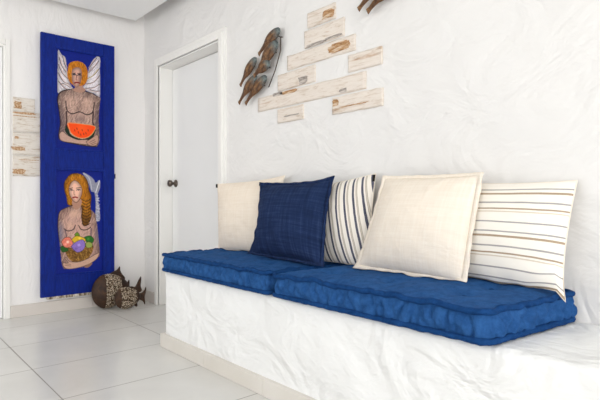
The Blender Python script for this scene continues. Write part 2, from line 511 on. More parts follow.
# ------------------------------------------------------------------ cushions
def rest_z(p):
    for cx, cy, hx, hy, top in MATT:
        a, b = (p.x-cx)/hx, (p.y-cy)/hy
        if abs(a) <= 1.06 and abs(b) <= 1.06:
            a, b = max(-1, min(1, a)), max(-1, min(1, b))
            z = top(a, b)
            if max(abs(a), abs(b)) > .88: z = max(z, .112+.016)
            return BZ+z+.004
    return None
def settle(root, fronts=()):
    """press the cushion flat where it meets the mattress, the wall or the cushion in front of it"""
    from mathutils.bvhtree import BVHTree
    trees = []
    for f in fronts:
        vs, ps = [], []
        for c in f.children:
            k = len(vs); vs += [v.co+f.location for v in c.data.vertices]; ps += [tuple(k+i for i in p.vertices) for p in c.data.polygons]
        trees.append(BVHTree.FromPolygons(vs, ps))
    for c in root.children:
        me = c.data
        def relax(d, slope):
            es = [(e.vertices[0], e.vertices[1], (me.vertices[e.vertices[0]].co-me.vertices[e.vertices[1]].co).length*slope) for e in me.edges]
            for _ in range(14):
                ch = False
                for a, b, l in es:
                    if d[a] < d[b]-l: d[a] = d[b]-l; ch = True
                    elif d[b] < d[a]-l: d[b] = d[a]-l; ch = True
                if not ch: break
            o = list(d)
            for _ in range(8):
                sm = [0.0]*len(d); ct = [0]*len(d)
                for a, b, l in es:
                    sm[a] += d[b]; sm[b] += d[a]; ct[a] += 1; ct[b] += 1
                d = [max(q, .4*x+.6*y/max(1, c_)) for q, x, y, c_ in zip(o, d, sm, ct)]
            return d
        dz = []
        for v in me.vertices:
            p = v.co+root.location; z = rest_z(p)
            dz.append(z-p.z if z is not None and BZ+.06 < p.z < z else 0)
        for v, d in zip(me.vertices, relax(dz, .35)): v.co.z += d
        dx = []
        for v in me.vertices:
            p = v.co+root.location; d = 0
            for t in trees:
                for oy, oz in ((0, 0), (.007, 0), (-.007, 0), (0, .007), (0, -.007)):
                    h = t.ray_cast(Vector((WX+.3, p.y+oy, p.z+oz)), Vector((-1, 0, 0)))
                    if h[0] is not None: d = max(d, h[0].x+.006-p.x)
            dx.append(max(0, d))
        for v, d in zip(me.vertices, relax(dx, .45)):
            v.co.x += d
            lim = WX-.012-root.location.x
            if v.co.x > lim: v.co.x = lim+(v.co.x-lim)*.01
        c.data.update()
    return root
def cushion(label, cor, thick, cover, flange=0.0, tagc=None, seed=0.0, pinch=.06, edgemat=None, out=1.0, back=.6, sag=0.0, uvs=None, tag_mat=None, ears=None, n=56):
    """cor: BL, BR, TR, TL world corners seen from the room; bulges towards the room by thick, towards the wall by thick*back"""
    BL, BR, TR, TL = [Vector(c) for c in cor]
    ctr = (BL+BR+TR+TL)/4; base = (BL+BR)/2
    nr = ((BR-BL)+(TR-TL)).cross((TL-BL)+(TR-BR)).normalized()
    if nr.x > 0: nr = -nr
    root = empty('cushion', base, label, 'cushion', 'cushions on the bench')
    W = ((BR-BL).length+(TR-TL).length)/2; H = ((TL-BL).length+(TR-BR).length)/2
    ears = ears or {}
    def mid(s, t):      # flat outline point, s,t in [-1,1]; sides pulled in between corners
        s2 = s*(1-pinch*(1-t*t)); t2 = t*(1-pinch*(1-s*s))
        u, v = (s2+1)/2, (t2+1)/2
        p = BL*(1-u)*(1-v)+BR*u*(1-v)+TR*u*v+TL*(1-u)*v
        for (es, et), off in ears.items():
            w = max(0, (s*es+1)/2)**7*max(0, (t*et+1)/2)**7
            p = p+Vector(off)*w
        return p
    def prof(s, t):
        a = max(0, 1-abs(s)**2.3); b = max(0, 1-abs(t)**2.3)
        g = (a*b)**.62
        g *= 1-sag*t
        return g
    fi = 1-flange
    def pt(s, t, side):
        p = mid(s, t)
        fs, ft = s/fi, t/fi
        g = prof(fs, ft) if max(abs(fs), abs(ft)) < 1 else 0
        wr = .35*N3(s*2.1+seed, t*2.1, side)+.22*N3(s*5+seed, t*5, 2+side)
        # gather folds near the edges and the corners
        e = max(abs(fs), abs(ft))
        fold = N3(math.atan2(t, s)*7+seed, e*1.2, side)*.10*max(0, e-.45)*(1 if e < 1 else .2)
        d = thick*(g*(1+.16*wr)+fold*(g > 0))
        d = max(d, .0022) if side > 0 else max(d*back, .0022)
        if flange and e >= 1: p = p+nr*(.006*N3(s*4+seed, t*4, 5))
        return p+nr*(d*out if side > 0 else -d)-base
    def sheet(rng, side, bm, uvl):
        S = {}
        for i in range(n+1):
            for j in range(n+1):
                s, t = 2*i/n-1, 2*j/n-1
                # denser towards the rim
                s = math.sin(s*PI/2)*.5+s*.5; t = math.sin(t*PI/2)*.5+t*.5
                S[i, j] = (bm.verts.new(pt(s*rng, t*rng, side)), (s*rng, t*rng))
        for i in range(n):
            for j in range(n):
                q = [S[i, j], S[i+1, j], S[i+1, j+1], S[i, j+1]]
                if side < 0: q = q[::-1]
                fc = bm.faces.new([v for v, _ in q])
                for lp, (_, st) in zip(fc.loops, q):
                    lp[uvl].uv = ((st[0]+1)/2*W, (st[1]+1)/2*H)
        return S
    bm = bmesh.new(); uvl = bm.loops.layers.uv.new('UVMap')
    rng = fi if flange else 1.0
    A = sheet(rng, 1, bm, uvl); Bk = sheet(rng, -1, bm, uvl)
    ring = [(i, 0) for i in range(n)]+[(n, j) for j in range(n)]+[(i, n) for i in range(n, 0, -1)]+[(0, j) for j in range(n, 0, -1)]
    for k in range(len(ring)):
        a, b = ring[k], ring[(k+1) % len(ring)]
        bm.faces.new((A[b][0], A[a][0], Bk[a][0], Bk[b][0]))
    bmesh.ops.recalc_face_normals(bm, faces=bm.faces[:])
    obj('cover', bm, cover, root)
    if flange:
        bm = bmesh.new(); uvl = bm.loops.layers.uv.new('UVMap')
        def ringpts(k):
            m = 60; r = []
            for i in range(m): r.append((-k+2*k*i/m, -k))
            for i in range(m): r.append((k, -k+2*k*i/m))
            for i in range(m): r.append((k-2*k*i/m, k))
            for i in range(m): r.append((-k, k-2*k*i/m))
            return r
        R = []
        for k, side in ((fi*.995, 1), (fi+(1-fi)*.5, 1), (1.0, 1), (1.0, -1), (fi+(1-fi)*.5, -1), (fi*.995, -1)):
            R.append([(bm.verts.new((mid(*q)-base)+nr*(.0035*side+.007*N3(q[0]*4+seed, q[1]*4, 5)*(k > fi)+.002*math.sin(q[0]*23+q[1]*19)*(k > .999))), q) for q in ringpts(k)])
        m = len(R[0])
        for X, Y in zip(R, R[1:]+R[:1]):
            for i in range(m):
                q = (X[i], X[(i+1) % m], Y[(i+1) % m], Y[i])
                fc = bm.faces.new([v for v, _ in q])
                for lp, (_, st) in zip(fc.loops, q): lp[uvl].uv = ((st[0]+1)/2*W, (st[1]+1)/2*H)
        bmesh.ops.recalc_face_normals(bm, faces=bm.faces[:])
        obj('flange', bm, cover, root)
    else:
        pts = []
        m = 60
        for k in range(4*m):
            q = k % m/m*2-1
            st = [(q, -1), (1, q), (-q, 1), (-1, -q)][k//m]
            pts.append(mid(*st)-base)
        obj('seam_piping', tube(bmesh.new(), pts, .0032, 6, True), M_cream2, root)
    if tagc:
        s, t, (ox, oy), (tw, th) = tagc
        p = mid(s, t)-base
        ex = (BR-BL).normalized(); ey = (TL-BL).normalized()
        p = p+ex*ox+ey*oy
        bm = bmesh.new()
        vs = []
        for dn in (-.0015, .0015):
            for a, b in ((-1, -1), (1, -1), (1, 1), (-1, 1)):
                vs.append(bm.verts.new(p+ex*a*tw/2+ey*b*th/2+nr*(dn+.003)))
        for q in ((3, 2, 1, 0), (4, 5, 6, 7), (0, 1, 5, 4), (1, 2, 6, 5), (2, 3, 7, 6), (3, 0, 4, 7)): bm.faces.new([vs[i] for i in q])
        tg = obj('fabric_tag', bm, tag_mat or M_tag, root, False)
    return root

MZ = BZ+.116
c_cream = cushion('plain cream linen cushion at the far end of the bench, partly behind the navy cushion',
        [(1.835, 2.925, MZ+.008), (1.875, 2.36, MZ+.01), (1.985, 2.42, 1.092), (1.885, 3.02, 1.062)], .075, M_cream, 0, (-1, 1, (-.004, -.014), (.018, .026)), 1.1, .035, ears={(1, 1): (0, -.02, .01)})
c_navy = cushion('navy blue slub linen cushion with a flanged border leaning against the other cushions',
        [(1.735, 2.395, MZ+.012), (1.715, 1.775, MZ+.006), (1.925, 1.925, 1.062), (1.885, 2.52, 1.06)], .10, M_navy, .07, (-1, 1, (.005, -.012), (.018, .022)), 2.2, .045,
        ears={(-1, -1): (.02, .09, 0), (1, 1): (0, -.02, .02)}, back=.45, tag_mat=M_tagn)
c_str = cushion('navy and white vertical striped cushion between the navy cushion and the large cream cushion',
        [(1.86, 2.16, MZ+.01), (1.885, 1.63, MZ+.01), (1.99, 1.672, 1.085), (1.985, 2.20, 1.02)], .06, M_strn, 0, (1, 1, (-.006, -.024), (.014, .036)), 3.7, .03, back=.4)
c_big = cushion('large plain cream linen cushion with a flanged border in front of the taupe striped cushion',
        [(1.825, 1.66, MZ+.008), (1.80, 1.05, MZ+.002), (1.935, 1.05, 1.065), (1.955, 1.59, 1.07)], .085, M_cream2, .07, None, 4.4, .02, back=.4, ears={(-1, -1): (0, .02, 0)})
c_tau = cushion('off-white cushion with thin horizontal taupe stripes at the near end of the bench',
        [(1.91, 1.22, MZ+.01), (1.895, .735, MZ+.0), (2.0, .715, 1.022), (2.0, 1.20, 1.022)], .075, M_strt, 0, None, 5.9, .03, back=.3,
        ears={(1, -1): (-.03, -.03, -.055)})
settle(c_navy); settle(c_big)
settle(c_cream, (c_navy,)); settle(c_str, (c_navy, c_big)); settle(c_tau, (c_big,))

# ------------------------------------------------------------------ whitewashed planks on the walls
GP = 'whitewashed planks on the bench wall'
planks = [  # y_left, y_right, z0, z1, label, patches (u along from left 0..1, v, length, height, material)
    (2.236, 1.999, 1.985, 2.074, 'short whitewashed plank at the very top of the plank cluster, with a brown knot', [(.75, .42, .10, .045, 0)]),
    (2.262, 1.930, 1.868, 1.972, 'whitewashed plank second from the top of the plank cluster', [(.30, .06, .17, .016, 1), (.72, .12, .13, .014, 1)]),
    (2.425, 1.848, 1.768, 1.858, 'long whitewashed plank third from the top, with an orange-brown bare patch near its right end', [(.80, .52, .17, .05, 0)]),
    (2.520, 2.168, 1.652, 1.755, 'whitewashed plank on the left above the longest plank, with a grey knot', [(.70, .28, .08, .045, 1)]),
    (1.899, 1.664, 1.655, 1.748, 'short whitewashed plank at upper right, beyond the bare white gap', []),
    (2.734, 1.773, 1.545, 1.640, 'longest whitewashed plank reaching far to the left below the fish', [(.34, .90, .16, .018, 0), (.22, .93, .10, .02, 1), (.83, .18, .05, .02, 1)]),
    (2.023, 1.658, 1.437, 1.533, 'whitewashed plank at lower right with a small brown knot at its left end', [(.07, .66, .045, .035, 0), (.45, .35, .2, .006, 0)]),
    (2.523, 2.275, 1.445, 1.534, 'short whitewashed plank at the bottom of the plank cluster', [(.55, .4, .15, .008, 1)]),
]
def plank_mesh(L_, H_, T_, seed):
    def f(a, b, c):
        e = .004*N3(a*3+seed, b*4, c*3+seed)
        return Vector((a*T_/2-(.0015*N3(b*9+seed, c*3, 0) if a < -.9 else 0), b*L_/2+(e if abs(b) > .99 else 0), c*H_/2+(.8*e if abs(c) > .99 else 0)))
    return lattice((2, 40, 8), f)
def patch_mesh(w, h, seed, ax=0):
    bm = bmesh.new(); n = 26; f_, b_ = [], []
    for i in range(n):
        an = 2*PI*i/n
        r = 1+.36*N3(math.cos(an)*1.7+seed, math.sin(an)*1.7, seed)
        cx = math.copysign(abs(math.cos(an))**.35, math.cos(an))*w/2*r; cz = math.copysign(abs(math.sin(an))**.5, math.sin(an))*h/2*r
        f_.append(bm.verts.new((-.0012, cx, cz) if ax == 0 else (cx, -.0012, cz)))
        b_.append(bm.verts.new((.001, cx, cz) if ax == 0 else (cx, .001, cz)))
    bm.faces.new(f_); bm.faces.new(b_[::-1])
    for i in range(n): bm.faces.new((f_[i], b_[i], b_[(i+1) % n], f_[(i+1) % n]))
    bmesh.ops.recalc_face_normals(bm, faces=bm.faces[:])
    return bm
for i, (yl, yr, z0, z1, lab, pats) in enumerate(planks):
    r = obj('wood_plank', plank_mesh(yl-yr, z1-z0, .024, i*3.3), M_plank)
    r.location = (WX+.003, (yl+yr)/2, (z0+z1)/2)
    tag(r, lab, 'plank', GP)
    for k, (u, v, w, h, mt) in enumerate(pats):
        o = obj('bare_patch', patch_mesh(w, h, i+k*7.7), M_knotg if mt else M_knot, r, False)
        o.location = (-.0138, (yl-yr)*(.5-u), (z1-z0)*(v-.5))
GB = 'whitewashed planks beside the blue panel'
bl = [(1.085, .925, 1.672, 1.782, 'whitewashed plank topmost of the stack left of the blue panel', [(.22, .45, .055, .06)]),
      (1.135, .925, 1.505, 1.668, 'wide whitewashed plank second from top in the stack left of the blue panel', [(.40, .93, .16, .018), (.42, .78, .17, .008)]),
      (1.135, .925, 1.315, 1.501, 'whitewashed plank third from top in the stack left of the blue panel', [(.18, .28, .09, .03), (.12, .75, .03, .02)]),
      (1.135, .925, 1.145, 1.311, 'whitewashed plank lowest of the stack left of the blue panel', [(.20, .22, .10, .04), (.55, .8, .14, .006)])]
for i, (x1, x0, z0, z1, lab, pats) in enumerate(bl):
    bm = plank_mesh(x1-x0, z1-z0, .024, i*5.1+40)
    bmesh.ops.rotate(bm, verts=bm.verts[:], cent=(0, 0, 0), matrix=Matrix.Rotation(PI/2, 3, 'Z'))
    r = obj('wood_plank', bm, M_plankb)
    r.location = ((x0+x1)/2, WY+.002, (z0+z1)/2)
    tag(r, lab, 'plank', GB)
    for k, (u, v, w, h) in enumerate(pats):
        o = obj('bare_patch', patch_mesh(w, h, i+k*3.1+60, 1), M_knot, r, False)
        o.location = ((x1-x0)*(u-.5), -.0138, (z1-z0)*(v-.5))

# ------------------------------------------------------------------ painted blue panel
PX0, PX1, PZ0, PZ1 = 1.118, 1.727, .142, 2.338
PF = 4.497                       # front face of the stiles
panel = empty('painted_panel', ((PX0+PX1)/2, PF+.02, PZ0), 'tall cobalt blue wooden panel with two painted figures, hung on the back wall', 'painted panel')
def pp(name, bm, m, par=panel, smooth=False):
    o = obj(name, bm, m, None, smooth); o.parent = par
    if par is panel: o.matrix_parent_inverse = Matrix.Translation(-Vector(panel.location))
    return o
FX0, FX1 = 1.232, 1.628
fields = ((1.385, 2.225), (.322, 1.205))
bm = bmesh.new()
box(bm, PX0, FX0, PF, PF+.032, PZ0, PZ1, .004)
box(bm, FX1, PX1, PF, PF+.032, PZ0, PZ1, .004)
for z0, z1 in ((PZ0, fields[1][0]), (fields[1][1], fields[0][0]), (fields[0][1], PZ1)):
    box(bm, FX0+.0005, FX1-.0005, PF+.001, PF+.031, z0+.0005, z1-.0005, .004)
# raised outer lip on the left edge and bead round the fields
box(bm, PX0+.038, PX0+.044, PF-.003, PF+.004, PZ0+.02, PZ1-.02, .0015)
for z0, z1 in fields:
    w = .014
    box(bm, FX0-w, FX0+.003, PF-.004, PF+.012, z0-w, z1+w, .003); box(bm, FX1-.003, FX1+w, PF-.004, PF+.012, z0-w, z1+w, .003)
    box(bm, FX0, FX1, PF-.004, PF+.012, z0-w, z0+.003, .003); box(bm, FX0, FX1, PF-.004, PF+.012, z1-.003, z1+w, .003)
pp('panel_frame', bm, M_blue)
bm = bx(PX0+.05, PX0+.53, PF+.004, PF+.034, PZ0-.022, PZ0+.001, .003)
o = pp('worn_bottom_edge', bm, M_raw); o['label'] = 'chipped bare wood along the bottom edge'
for z in (1.165, ):
    pp('hinge', tube(bmesh.new(), [(PX1+.006, PF+.012, z-.022), (PX1+.006, PF+.012, z+.022)], .0065, 10), M_iron)

# the paintings: coloured strokes rasterised onto a fine grid in the panel's own coordinates
PA = 4.507
def P(px, py):       # sketch units -> metres on the panel
    r = (px-300)/500; dx, dy = .6607+.7507*r, .7507-.6607*r
    t = PA/dy
    return dx*t, .95+(200-py)/500*t
def spline(pts, closed=True, k=6):
    p = np.array(pts, float); n = len(p); out = []
    rg = range(n if closed else n-1)
    for i in rg:
        a, b, c, d = (p[(i-1) % n], p[i], p[(i+1) % n], p[(i+2) % n]) if closed else (p[max(i-1, 0)], p[i], p[i+1], p[min(i+2, n-1)])
        for s in np.linspace(0, 1, k, endpoint=False):
            out.append(.5*((2*b)+(c-a)*s+(2*a-5*b+4*c-d)*s*s+(3*b-a-3*c+d)*s**3))
    if not closed: out.append(p[-1])
    return np.array(out)
class Art:
    def __init__(s, z0, z1):
        s.nx, s.nz = 150, 310; s.z0, s.z1 = z0, z1
        s.x = np.linspace(FX0+.004, FX1-.004, s.nx); s.z = np.linspace(z0+.004, z1-.004, s.nz)
        s.X, s.Z = np.meshgrid(s.x, s.z)
        s.c = np.zeros((s.nz, s.nx, 3)); s.c[:] = lin('08237e')
        s.rn = np.random.RandomState(3)
        s.c *= (1+.12*s.rn.randn(s.nz, s.nx, 1))
    def conv(s, pts): return np.array([P(*q) for q in pts])
    def mask(s, poly):
        m = np.zeros(s.X.shape, bool); n = len(poly)
        for i in range(n):
            x0, y0 = poly[i]; x1, y1 = poly[(i+1) % n]
            if y0 == y1: continue
            cnd = (s.Z > min(y0, y1)) & (s.Z <= max(y0, y1))
            m ^= cnd & (s.X < x0+(s.Z-y0)*(x1-x0)/(y1-y0))
        return m
    def fill(s, pts, col, jit=.08, smooth=True, outline=None, ow=.003):
        q = s.conv(pts); q = spline(q) if smooth else q
        m = s.mask(q); base = np.array(lin(col))
        s.c[m] = base*(1+jit*s.rn.randn(m.sum(), 1))
        if outline: s.line(pts+[pts[0]], outline, ow, smooth)
        return m
    def dist(s, q):
        D = np.full(s.X.shape, 9.)
        for (x0, y0), (x1, y1) in zip(q, q[1:]):
            dx, dy = x1-x0, y1-y0; l = dx*dx+dy*dy+1e-12
            t = np.clip(((s.X-x0)*dx+(s.Z-y0)*dy)/l, 0, 1)
            D = np.minimum(D, np.hypot(s.X-x0-t*dx, s.Z-y0-t*dy))
        return D
    def model(s, pts, m, r, lo, hi=1.12):     # brushwork: darker contours, lighter middle
        q = spline(s.conv(pts)); q = np.vstack([q, q[:1]])
        D = np.clip(s.dist(q)/r, 0, 1)[..., None]
        k = np.where(m[..., None], lo+(hi-lo)*D, 1.0)
        s.c = s.c*k
    def line(s, pts, col, w=.003, smooth=True, al=1.0):
        q = s.conv(pts); q = spline(q, False) if smooth and len(pts) > 2 else q
        k = np.clip((w-s.dist(q))/.002+.5, 0, 1)[..., None]*al
        s.c = s.c*(1-k)+np.array(lin(col))*k
    def soft(s, p, r, col, al=.6, asp=1.0, within=None):   # soft dab of paint
        x, z = P(*p); d = np.hypot((s.X-x), (s.Z-z)*asp)
        k = (np.clip(1-d/r, 0, 1)**.8*al)[..., None]
        if within is not None: k = k*within[..., None]
        s.c = s.c*(1-k)+np.array(lin(col))*k
    def hatch(s, region, col, n, ln, al=.5, ang=0.3, w=.0016):
        zz, xx = np.nonzero(region)
        for _ in range(n):
            i = s.rn.randint(len(zz)); x, z = s.x[xx[i]], s.z[zz[i]]
            a = ang+s.rn.randn()*.35
            q = np.array([(x-ln*math.cos(a)/2, z-ln*math.sin(a)/2), (x+ln*math.cos(a)/2, z+ln*math.sin(a)/2)])
            k = (np.clip((w-s.dist(q))/.002+.5, 0, 1)*al*region)[..., None]
            s.c = s.c*(1-k)+np.array(lin(col))*k
    def build(s, par, label):
        verts = [(x, PF+.0105, z) for z in s.z for x in s.x]
        faces = [(j*s.nx+i, j*s.nx+i+1, (j+1)*s.nx+i+1, (j+1)*s.nx+i) for j in range(s.nz-1) for i in range(s.nx-1)]
        me = bpy.data.meshes.new('painting'); me.from_pydata(verts, [], faces)
        at = me.attributes.new('paint', 'FLOAT_COLOR', 'POINT')
        s.c = .13*(np.clip(s.c, 0, 1)/.13)**1.15
        arr = np.ones((s.nz*s.nx, 4), np.float32); arr[:, :3] = np.clip(s.c.reshape(-1, 3), 0, 1)
        at.data.foreach_set('color', arr.ravel())
        o = pp('painting', me, M_art, par); o['label'] = label

def field(z0, z1):
    return pp('inset_field', bx(FX0+.001, FX1-.001, PF+.0115, PF+.026, z0+.001, z1-.001), M_blue)

# --- upper: winged figure holding a slice of watermelon
A = Art(*fields[0])
def zq(l, x0, y0, k): return [(x0+a*k, y0+b*k) for a, b in l]
U = lambda l: zq(l, 52, 42, .14); V_ = lambda l: zq(l, 52, 92, .15)
w1 = A.fill(U([(45, 55), (68, 88), (95, 112), (104, 170), (112, 235), (130, 300), (150, 335), (100, 350), (45, 365), (38, 300), (40, 200), (42, 110)]), 'd2ccd0', .06)
A.hatch(w1, '6f6872', 60, .05, .45, 2.2); A.model(U([(45, 55), (68, 88), (95, 112), (104, 170), (112, 235), (130, 300), (150, 335), (100, 350), (45, 365), (38, 300), (40, 200), (42, 110)]), w1, .03, .6, 1.05)
w2 = A.fill(U([(332, 98), (300, 120), (275, 160), (255, 225), (245, 290), (222, 322), (250, 350), (305, 370), (340, 395), (345, 300), (342, 200), (345, 130)]), 'd2ccd0', .06)
A.hatch(w2, '6f6872', 60, .05, .45, .9); A.model(U([(332, 98), (300, 120), (275, 160), (255, 225), (245, 290), (222, 322), (250, 350), (305, 370), (340, 395), (345, 300), (342, 200), (345, 130)]), w2, .03, .6, 1.05)
for l in ([(50, 110), (70, 170), (100, 215)], [(46, 160), (75, 225), (115, 260)], [(46, 220), (80, 280), (130, 305)], [(46, 280), (80, 320), (110, 340)], [(75, 100), (88, 150), (100, 180)], [(60, 300), (90, 300), (130, 325)]):
    A.line(U(l), '5c5560', .0035); A.line(U([(a+9, b+3) for a, b in l]), 'c9a898', .003, al=.6)
for l in ([(335, 135), (300, 180), (262, 220)], [(338, 190), (300, 235), (255, 262)], [(340, 240), (300, 285), (248, 300)], [(340, 300), (300, 325), (240, 330)], [(320, 115), (290, 150), (270, 180)], [(340, 350), (310, 350), (270, 340)]):
    A.line(U(l), '57515c', .0035); A.line(U([(a-8, b+5) for a, b in l]), 'd9c060' if l[0][0] == 338 else 'c9a898', .003, al=.5)
body = A.fill(U([(130, 335), (80, 345), (48, 370)])+V_([(38, 60), (48, 130), (55, 210), (45, 290), (60, 322), (130, 340), (250, 360), (300, 362), (318, 300), (312, 200), (316, 110), (322, 40)])+U([(320, 385), (290, 365), (240, 350), (215, 325)]), 'a68b80', .10)
A.model(U([(130, 335), (80, 345), (48, 370)])+V_([(38, 60), (48, 130), (55, 210), (45, 290), (60, 322), (130, 340), (250, 360), (300, 362), (318, 300), (312, 200), (316, 110), (322, 40)])+U([(320, 385), (290, 365), (240, 350), (215, 325)]), body, .07, .38, 1.15)
A.hatch(body, '4c3c40', 330, .05, .4, 1.2); A.hatch(body, 'd8bfb0', 240, .035, .45, 1.1)
A.soft(V_([(60, 200)])[0], .05, '5f5058', .7, .3, body); A.soft(V_([(306, 190)])[0], .045, '5f5058', .7, .3, body)
A.soft(V_([(190, 180)])[0], .06, '6c5a5e', .6, 1.4, body)
A.soft(V_([(135, 70)])[0], .055, 'c3a393', .6, .9, body); A.soft(V_([(225, 75)])[0], .055, 'c3a393', .6, .9, body)
A.hatch(body & (np.hypot(A.X-P(78, 103)[0], (A.Z-P(78, 103)[1])*.8) < .06), '4a3a36', 110, .018, .45, 1.3, .001)
A.line(V_([(92, 60), (100, 120), (135, 145), (185, 132), (235, 152), (272, 130), (282, 70)]), '3a2a2a', .0045)
A.line(V_([(96, 130), (98, 190), (92, 235)]), '4a3538', .006); A.line(V_([(275, 130), (272, 200), (282, 235)]), '4a3538', .006)
A.line(V_([(160, 165), (160, 205)]), '6a5050', .003, al=.6); A.line(V_([(215, 165), (212, 205)]), '6a5050', .003, al=.6)
A.line(U([(130, 338), (80, 348), (48, 372)])+V_([(38, 60), (48, 130), (55, 210), (45, 290), (60, 322), (130, 342), (250, 362), (300, 364)]), '2b2024', .004)
A.line(U([(215, 328), (240, 352), (290, 368), (322, 388)]), '3a2a2a', .003)
# watermelon
A.fill(V_([(85, 250), (110, 215), (120, 275), (165, 305), (215, 312), (262, 288), (285, 240), (290, 260), (270, 305), (215, 330), (150, 318), (105, 285)]), '233428', .1)
mel = A.fill(V_([(105, 205), (190, 212), (284, 228), (278, 265), (250, 295), (210, 308), (165, 300), (125, 270)]), 'e8521c', .08, outline='c9a06a', ow=.0025)
A.soft(V_([(200, 240)])[0], .05, 'ff6a2a', .5, 1.2, mel)
for q in ((150, 250), (175, 265), (200, 250), (225, 270), (240, 250), (165, 240), (210, 275), (190, 280)):
    A.line(V_([q, (q[0]+3, q[1]+10)]), '5a2416', .0025)
# forearms and hands
A.fill(V_([(48, 280), (70, 262), (110, 292), (170, 318), (235, 318), (262, 335), (230, 350), (130, 338), (60, 322)]), 'b49588', .1, outline='4c3a3c', ow=.0022)
A.fill(V_([(228, 330), (262, 310), (298, 285), (310, 310), (300, 350), (270, 360), (240, 350)]), 'b08f80', .1, outline='4c3a3c', ow=.002)
for l in ([(250, 335), (285, 318)], [(258, 345), (292, 330)], [(265, 352), (296, 342)]): A.line(V_(l), '5a4340', .002)
# neck, head, hair
A.fill(U([(150, 300), (165, 325), (150, 345), (200, 362), (240, 345), (220, 320), (222, 295)]), 'a88576', .08)
A.fill(U([(118, 160), (140, 142), (180, 136), (225, 152), (250, 190), (256, 250), (240, 295), (215, 312), (165, 310), (130, 290), (110, 240), (112, 195)]), 'b06f1c', .14)
hair = A.mask(spline(A.conv(U([(118, 160), (140, 142), (180, 136), (225, 152), (250, 190), (256, 250), (240, 295), (215, 312), (165, 310), (130, 290), (110, 240), (112, 195)]))))
A.hatch(hair, '7a4510', 120, .03, .6, 1.4); A.hatch(hair, 'd8962e', 120, .025, .55, 1.7)
face = A.fill(U([(142, 205), (160, 185), (185, 180), (208, 195), (214, 240), (206, 285), (190, 318), (172, 326), (155, 308), (142, 265)]), 'bc9688', .07)
A.model(U([(142, 205), (160, 185), (185, 180), (208, 195), (214, 240), (206, 285), (190, 318), (172, 326), (155, 308), (142, 265)]), face, .03, .45, 1.1)
A.soft(U([(205, 260)])[0], .03, '7c5c58', .6, .5, face)
A.line(U([(148, 226), (168, 222)]), '3a2622', .003); A.line(U([(182, 224), (206, 226)]), '3a2622', .003)
A.line(U([(150, 234), (160, 229), (172, 236)]), '20243a', .004); A.line(U([(184, 237), (196, 231), (208, 238)]), '20243a', .004); A.soft(U([(161, 235)])[0], .007, '16182a', 1); A.soft(U([(196, 237)])[0], .007, '16182a', 1)
A.line(U([(178, 236), (172, 268), (180, 272)]), '6d4a42', .0028); A.line(U([(162, 293), (178, 288), (196, 293)]), '7a1f22', .006)
A.build(field(*fields[0]), 'painting of a winged red-haired figure holding a watermelon slice')

# --- lower: figure with a long braid and a basket of fruit, fish tail behind
A = Art(*fields[1])
U = lambda l: zq(l, 52, 165, .1376); V_ = lambda l: zq(l, 52, 215, .15)
A.fill(U([(225, 55), (260, 70), (300, 100), (318, 130), (345, 110), (350, 160), (338, 195), (330, 230), (345, 320), (348, 400), (315, 400), (318, 300), (310, 205), (285, 190), (268, 140), (240, 90)]), '8d8d9a', .14)
A.line(U([(230, 62), (270, 95), (290, 180)]), 'c2c2c8', .003, al=.8); A.line(U([(345, 115), (330, 160), (318, 200)]), 'd2d2d4', .003)
for i in range(60):
    y = 215+A.rn.rand()*190; A.line(U([(318+A.rn.rand()*28, y), (320+A.rn.rand()*28, y+5)]), 'b9bac4', .002, al=.8)
body = A.fill(U([(150, 270), (148, 295), (100, 312), (60, 335), (46, 380)])+V_([(40, 90), (50, 180), (62, 300), (72, 345), (100, 360), (230, 340), (290, 290), (318, 265), (310, 150), (300, 60), (290, 5)])+U([(330, 380), (290, 330), (225, 305), (215, 270)]), 'ab8b80', .09)
A.model(U([(150, 270), (148, 295), (100, 312), (60, 335), (46, 380)])+V_([(40, 90), (50, 180), (62, 300), (72, 345), (100, 360), (230, 340), (290, 290), (318, 265), (310, 150), (300, 60), (290, 5)])+U([(330, 380), (290, 330), (225, 305), (215, 270)]), body, .07, .42, 1.2)
A.hatch(body, '5c484c', 240, .05, .4, 1.3); A.hatch(body, 'd8b8a6', 240, .04, .45, 1.2)
A.soft(V_([(55, 130)])[0], .04, '7f7f92', .7, .3, body); A.soft(V_([(305, 130)])[0], .035, '77707e', .7, .3, body)
A.soft(U([(165, 350)])[0], .06, 'd0ae98', .6, 1.2, body)
# soft shading of the chest
A.line(V_([(82, 92), (105, 106), (140, 98), (156, 70)]), '54403e', .0045); A.line(V_([(178, 70), (195, 96), (230, 98), (258, 82)]), '54403e', .0045)
A.soft(V_([(118, 68)])[0], .04, 'c9a692', .5, 1, body); A.soft(V_([(205, 68)])[0], .03, 'c9a692', .5, 1, body)
A.line(U([(152, 292), (100, 312), (60, 335), (46, 380)])+V_([(40, 90), (50, 180)]), '3a2c30', .003)
A.line(V_([(88, 100), (95, 140), (85, 170)]), '574a58', .005, al=.8); A.line(V_([(262, 90), (262, 140), (275, 165)]), '574a58', .005, al=.8)
